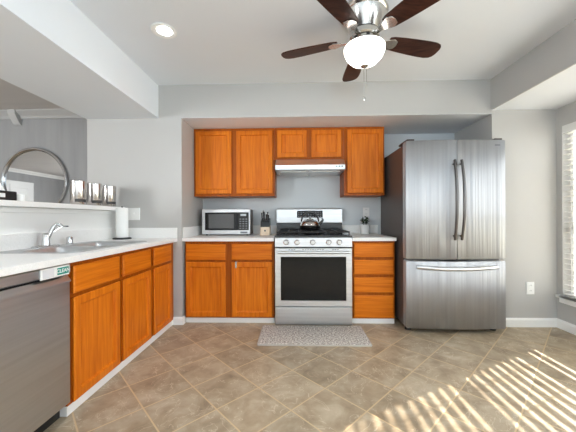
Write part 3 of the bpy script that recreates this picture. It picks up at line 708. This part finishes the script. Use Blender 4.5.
# ------------------------------------------------------------------ refrigerator
FX0, FX1, FXM = 1.001, 1.888, 1.443
c = thing('refrigerator', (1.43, 3.0, 0), 'tall stainless steel french-door refrigerator with bottom freezer drawer', 'refrigerator')
box(FX0 + .004, FX1 - .004, 2.705, 3.42, 0.05, 1.735).build('refrigerator_body', M['fridge_side'], c, bevel=0.005)
def yface(x):                                           # the doors bow gently outwards
    t = (x - FXM) / (FX1 - FXM); return 2.598 + 0.030 * t * t
def bowed(x0, x1, z0, z1, n=14, e=.010):
    m = MB(); prof = []
    for k in range(n + 1):
        x = x0 + (x1 - x0) * k / n; prof.append((x, yface(x)))
    def ring(z, ins):
        r = []
        for i, (x, y) in enumerate(prof):
            xx = min(max(x, x0 + ins), x1 - ins); r.append((xx, y + ins * .8, z))
        # rounded outer corners
        return r + [(x1 - ins, 2.700, z), (x0 + ins, 2.700, z)]
    return m.loops([ring(z0, e), ring(z0 + e * .4, e * .3), ring(z0 + e, 0), ring(z1 - e, 0), ring(z1 - e * .4, e * .3), ring(z1, e)])
def bow_bar(pts, r, name, m, parent, ends):
    b_ = MB().tube(pts, r, 12)
    for p, q in ends: b_.tube([p, q], .009, 10)
    return b_.build(name, m, parent, smooth=True)
for x0, x1, sx in ((FX0, FXM - .003, -1), (FXM + .003, FX1, 1)):
    d = bowed(x0, x1, .676, 1.756).build('door', M['steel_v'], c, smooth=True, angle=30)
    xc = FXM + sx * .030
    pts = []
    for k in range(21):
        t = -1 + k / 10; w = 1 - t * t
        pts.append((xc + sx * .003 * w, yface(xc) - .022 - .042 * w, 1.212 + t * .357))
    bow_bar(pts, [.0115 + .004 * (1 - abs(-1 + k / 10)) for k in range(21)], 'handle', M['dark_steel'], d,
            [((pts[1][0], yface(xc) + .002, pts[1][2]), (pts[1][0], pts[1][1], pts[1][2])), ((pts[-2][0], yface(xc) + .002, pts[-2][2]), (pts[-2][0], pts[-2][1], pts[-2][2]))])
    if sx > 0:
        box(1.755, 1.835, yface(1.80) - .0012, yface(1.80) + .003, 1.700, 1.712).build('badge', M['grey_button'], d)
d = bowed(FX0, FX1, .047, .662).build('freezer_drawer', M['steel_v'], c, smooth=True, angle=30)
pts = [(FXM + (-1 + k / 10) * .352 - .008, yface(FXM + (-1 + k / 10) * .352 - .008) - .026 - .028 * (1 - (-1 + k / 10) ** 2),   .612 - .012 * (1 - (-1 + k / 10) ** 2)) for k in range(21)]
bow_bar(pts, .017, 'handle', M['steel_h'], d, [((p[0], yface(p[0]) + .003, p[2]), p) for p in (pts[1], pts[-2])])
for x in (FX0 + .05, FX1 - .05):
    box(x - .035, x + .035, 2.64, 2.86, 1.7565, 1.775).build('hinge_cover', M['fridge_side'], c, bevel=0.006)
for x in (FX0 + .05, FX1 - .05):
    for y in (2.73, 3.36): MB().lathe([(.028, .0005), (.028, .02), (.016, .025), (.016, .0495)], (x, y, 0), seg=16).build('foot', M['black_plastic'], c)
box(FX0 + .03, FX1 - .03, 2.72, 2.74, .026, .0495).build('grille', M['black_plastic'], c)

# ------------------------------------------------------------------ rug
c = thing('kitchen_rug', (.146, 2.56, 0), 'small grey-beige flecked rug on the floor before the stove', 'rug')
rx0, rx1, ry0, ry1 = -.332, .622, 2.352, 2.778
MB().loops([rrect(rx0 + .008, rx1 - .008, ry0 + .008, ry1 - .008, .02, .001), rrect(rx0 + .008, rx1 - .008, ry0 + .008, ry1 - .008, .02, .012), rrect(rx0 + .014, rx1 - .014, ry0 + .014, ry1 - .014, .018, .014)]).build('pile', M['rug'], c, smooth=True)
MB().loops([rrect(rx0, rx1, ry0, ry1, .022, .0006), rrect(rx0 - .001, rx1 + .001, ry0 - .001, ry1 + .001, .022, .006), rrect(rx0 + .002, rx1 - .002, ry0 + .002, ry1 - .002, .022, .0115), rrect(rx0 + .0075, rx1 - .0075, ry0 + .0075, ry1 - .0075, .02, .012)], False, False).build('binding', M['rug_edge'], c, smooth=True)

# ------------------------------------------------------------------ ceiling fan
cx, cy = .445, 1.855
c = thing('ceiling_fan', (cx, cy, 2.2), 'five-blade walnut and nickel ceiling fan with a lit frosted bowl', 'fan')
MB().lathe([(.146, ZC - .0006), (.150, ZC - .010), (.144, ZC - .022), (.136, ZC - .028), (.139, ZC - .034), (.136, ZC - .044), (.118, ZC - .085), (.098, ZC - .120), (.090, ZC - .135), (.0, ZC - .136)], (cx, cy, 0), seg=40, cap1=False).build('motor_housing', M['nickel'], c, smooth=True)
MB().lathe([(.0, 2.2515), (.088, 2.251), (.094, 2.244), (.094, 2.216), (.086, 2.206), (.0, 2.2055)], (cx, cy, 0), seg=36, cap0=False, cap1=False).build('flywheel', M['nickel'], c, smooth=True)
MB().lathe([(.070, 2.205), (.090, 2.196), (.096, 2.172), (.122, 2.163), (.124, 2.156), (.0, 2.156)], (cx, cy, 0), seg=36, cap1=False).build('light_fitter', M['nickel'], c, smooth=True)
for k in range(8):
    a_ = R(-90 + 45 * k); ca, sa = math.cos(a_), math.sin(a_)
    MB().loops([[(cx + .0945 * ca - w * sa, cy + .0945 * sa + w * ca, z) for w, z in ((-.010, 2.180), (.010, 2.180), (.010, 2.194), (-.010, 2.194))],
                [(cx + .0975 * ca - w * sa, cy + .0975 * sa + w * ca, z) for w, z in ((-.010, 2.180), (.010, 2.180), (.010, 2.194), (-.010, 2.194))]]).build('vent', M['black'], c)
MB().lathe([(.126, 2.1555), (.130, 2.150), (.128, 2.130), (.114, 2.095), (.084, 2.064), (.050, 2.047), (.014, 2.042), (0, 2.042)], (cx, cy, 0), seg=40, cap1=False).build('light_bowl', M['bowl'], c, smooth=True)
MB().lathe([(.0, 2.0415), (.024, 2.041), (.026, 2.035), (.016, 2.030), (.006, 2.024), (0, 2.022)], (cx, cy, 0), seg=20, cap0=False, cap1=False).build('finial', M['nickel'], c, smooth=True)
for dx, zl in ((-.006, 1.84), (.010, 1.90)):
    pc = MB().tube([(cx + dx, cy - .012, 2.022), (cx + dx, cy - .013, zl)], .0016, 6)
    pc.build('pull_chain', M['nickel'], c)
    if dx < 0: MB().lathe([(.002, .0), (.007, -.010), (.008, -.022), (.004, -.034), (0, -.036)], (cx + dx, cy - .013, zl - .0005), seg=12, cap1=False).build('chain_pull', M['nickel'], c, smooth=True)
for k in range(5):
    ang = R(17 + 72 * k)
    T = Matrix.Translation((cx, cy, 2.215)) @ Matrix.Rotation(ang, 4, 'Z') @ Matrix.Rotation(R(-11), 4, 'X')
    # outline: narrow at the iron, full at three quarters, rounded tip
    outl = [(.170, .042), (.195, .052), (.27, .060), (.36, .066), (.45, .070), (.51, .069), (.545, .060), (.562, .044), (.570, .020)]
    pts = [(x, w) for x, w in outl] + [(x, -w) for x, w in reversed(outl)]
    MB().loops([[(x * 1, y * 1, -.0035) for x, y in pts], [(x, y, .0035) for x, y in pts]]).xform(T).build('blade', M['walnut'], c, bevel=0.002)
    ir = MB().loops([[(x, w, z) for x, w in ((.080, .018), (.13, .016), (.165, .030), (.20, .044), (.228, .030), (.236, 0), (.228, -.030), (.20, -.044), (.165, -.030), (.13, -.016), (.080, -.018))] for z in (-.011, -.0045)])
    ir.xform(T)
    ir.build('blade_iron', M['nickel'], c, bevel=0.0015)
# recessed downlight
lx, ly = -.93, 1.99
c = thing('recessed_downlight', (lx, ly, ZC - .01), 'round lit recessed downlight in the white ceiling', 'light')
MB().lathe([(.086, ZC - .0005), (.088, ZC - .004), (.080, ZC - .009), (.066, ZC - .006), (.0, ZC - .006)], (lx, ly, 0), seg=36, cap0=False, cap1=False).build('trim_ring', M['white_plastic'], c, smooth=True)
MB().lathe([(.052, ZC - .0062), (.050, ZC - .0085), (.0, ZC - .0095)], (lx + .008, ly - .004, 0), seg=32, cap1=False).build('lens', M['lamp'], c, smooth=True)
light('downlight_and_fill_spot', 'SPOT', (lx, ly, ZC - .02), 25.0, (0.97, 0.98, 1.0), (0, 0, -1), spot_size=R(130), spot_blend=.9, shadow_soft_size=.06)

# ------------------------------------------------------------------ things on the ledge and the long counter
def canister(y, label):
    x, r, z0 = -1.785, .056, 1.1725
    c = thing('canister', (x, y, z0), label, 'canister', 'steel canisters on the ledge')
    MB().lathe([(r - .002, .0005), (r, .004), (r, .172)], (x, y, z0), seg=32).build('canister_body', M['chrome_can'], c, smooth=True)
    MB().lathe([(r + .0015, .1725), (r + .0015, .192), (r - .004, .199), (0, .200)], (x, y, z0), seg=32, cap1=False).build('lid', M['chrome_can'], c, smooth=True)
    m = MB(); rr = r + .0008
    for a0, a1 in ((-75, 15),):
        arc = [R(a0 + (a1 - a0) * k / 10) for k in range(11)]
        m.loops([[(x + rr * math.cos(a), y + rr * math.sin(a), z0 + .022) for a in arc], [(x + rr * math.cos(a), y + rr * math.sin(a), z0 + .046) for a in arc]], False, False, False)
    m.build('label_band', M['label'], c)
M['chrome_can'] = steel('polished_canister_steel', (205, 200, 196), 0.16, streak=(3, 3, 40), bump=0.02, var=0.05)
canister(2.285, 'shiny steel canister nearest the round mirror on the ledge')
canister(2.475, 'middle one of three shiny steel canisters on the ledge')
canister(2.672, 'shiny steel canister standing at the wall end of the ledge')
tx, ty = -1.668, 2.685
c = thing('paper_towel_holder', (tx, ty, ZT), 'black paper towel stand on the long white counter', 'holder')
MB().lathe([(.080, .0006), (.080, .010), (.074, .014), (0, .0145)], (tx, ty, ZT), seg=32, cap1=False).build('base', M['black_plastic'], c, smooth=True)
MB().lathe([(.006, .015), (.006, .311), (.003, .316), (0, .317)], (tx, ty, ZT), seg=12, cap1=False).build('rod', M['black_plastic'], c, smooth=True)
tag(MB().loops([[(tx + r * math.cos(2 * math.pi * k / 32), ty + r * math.sin(2 * math.pi * k / 32), ZT + z) for k in range(32)] for r, z in ((.020, .016), (.051, .016), (.0525, .019), (.0525, .297), (.051, .300), (.020, .300), (.020, .016))], False, False).build('paper_towel_roll', M['paper'], None, smooth=True),
    'white paper towel roll upright on its stand beside the wall', 'paper towel')
c = thing('tissue_box', (-1.80, 1.66, 1.1725), 'dark tissue box at the near end of the ledge', 'tissue box')
box(-1.86, -1.745, 1.545, 1.735, 1.173, 1.230).build('cover', M['black_plastic'], c, bevel=0.005)
box(-1.7446, -1.7436, 1.565, 1.660, 1.190, 1.214).build('label_plate', M['white_plastic'], c)
ts = MB()
for k, (dx, dy, h) in enumerate(((0, 0, .062), (.012, .014, .046), (-.012, .006, .040))):
    bx_, by_ = -1.80 + dx, 1.655 + dy
    ts.loops([[(bx_ + s_ * .020 + .004 * math.sin(j), by_ - .012 + .012 * j, 1.2305) for j in range(3) for s_ in (1,)] + [(bx_ - .016 + .003 * j, by_ + .010 - .012 * j, 1.2305) for j in range(3)],
              [(bx_ + .003, by_ - .004 + .003 * j, 1.2305 + h) for j in range(3)] + [(bx_ - .003, by_ + .003 - .003 * j, 1.2305 + h * .96) for j in range(3)]])
ts.build('tissue', M['paper'], c)
c = thing('candle_cup', (-1.79, 1.795, 1.1725), 'white candle cup beside the dark tissue box', 'candle')
MB().lathe([(.024, .0005), (.028, .004), (.029, .046), (.026, .046), (.025, .036), (0, .036)], (-1.79, 1.795, 1.1725), seg=24, cap1=False).build('cup', M['ceramic'], c, smooth=True)
MB().tube([(-1.79, 1.795, 1.209), (-1.789, 1.795, 1.219)], .0012, 6).build('wick', M['black_plastic'], c)
# round mirror on the dining room wall
mxc, mzc, mr = -3.28, 1.527, .425
c = thing('round_mirror', (mxc, 3.49, mzc), 'large round mirror with a silver frame on the grey dining wall', 'mirror')
ring = []
for k in range(72):
    a = 2 * math.pi * k / 72; s_, q_ = math.cos(a), math.sin(a)
    ring.append([(mxc + r * s_, 3.499 + d, mzc + r * q_) for r, d in ((mr, -.002), (mr, -.030), (mr - .008, -.038), (mr - .022, -.038), (mr - .034, -.026), (mr - .036, -.012), (mr - .036, -.002))])
ring.append(ring[0])
MB().loops(ring, False, False).build('frame', mat('satin_silver_frame', (196, 196, 196), .2, 1.0, var=.03), c, smooth=True)
MB().lathe([(0, -.003), (mr - .037, -.003), (mr - .037, -.010), (0, -.010)], (mxc, 3.499, mzc), 'Y', 72, False, False).build('glass', M['mirror'], c, smooth=True)

# ------------------------------------------------------------------ outlets
def outlet(name, x, y, z, label, cat, duplex=True, w=.072, h=.118):
    c = thing(name, (x, y, z), label, cat)
    MB().panel(x - w / 2, x + w / 2, z - h / 2, z + h / 2, [(0, .006), (0, .002), (.003, 0)], front_y(y - .0065)).build('cover_plate', M['white_plastic'], c)
    if duplex:
        for dz in (-.026, .026):
            f = MB().lathe([(.0165, 0), (.0165, -.0015), (0, -.0015)], (x, y - .0066, z + dz), 'Y', 20, True, False).build('receptacle', M['white_plastic'], c)
            MB().box(x - .008, x - .0055, y - .0088, y - .0083, z + dz - .002, z + dz + .008).box(x + .0055, x + .008, y - .0088, y - .0083, z + dz - .002, z + dz + .008).build('slots', M['slot'], f)
    else:
        MB().box(x - .006, x + .006, y - .0075, y - .0067, z - .013, z + .013).box(x - .004, x + .004, y - .016, y - .0075, z + .0, z + .011).build('toggle', M['white_plastic'], c)
    return c
outlet('wall_outlet', 2.248, YW - .0005, .372, 'white outlet low on the wall between refrigerator and window', 'outlet')
outlet('light_switch', -1.620, YW - .0005, 1.104, 'white switch plate above the counter beside the paper towels', 'switch', False, .115, .122)
outlet('wall_outlet', .842, YB - .0005, 1.124, 'white outlet above the small potted plant', 'outlet', True, .078, .110)
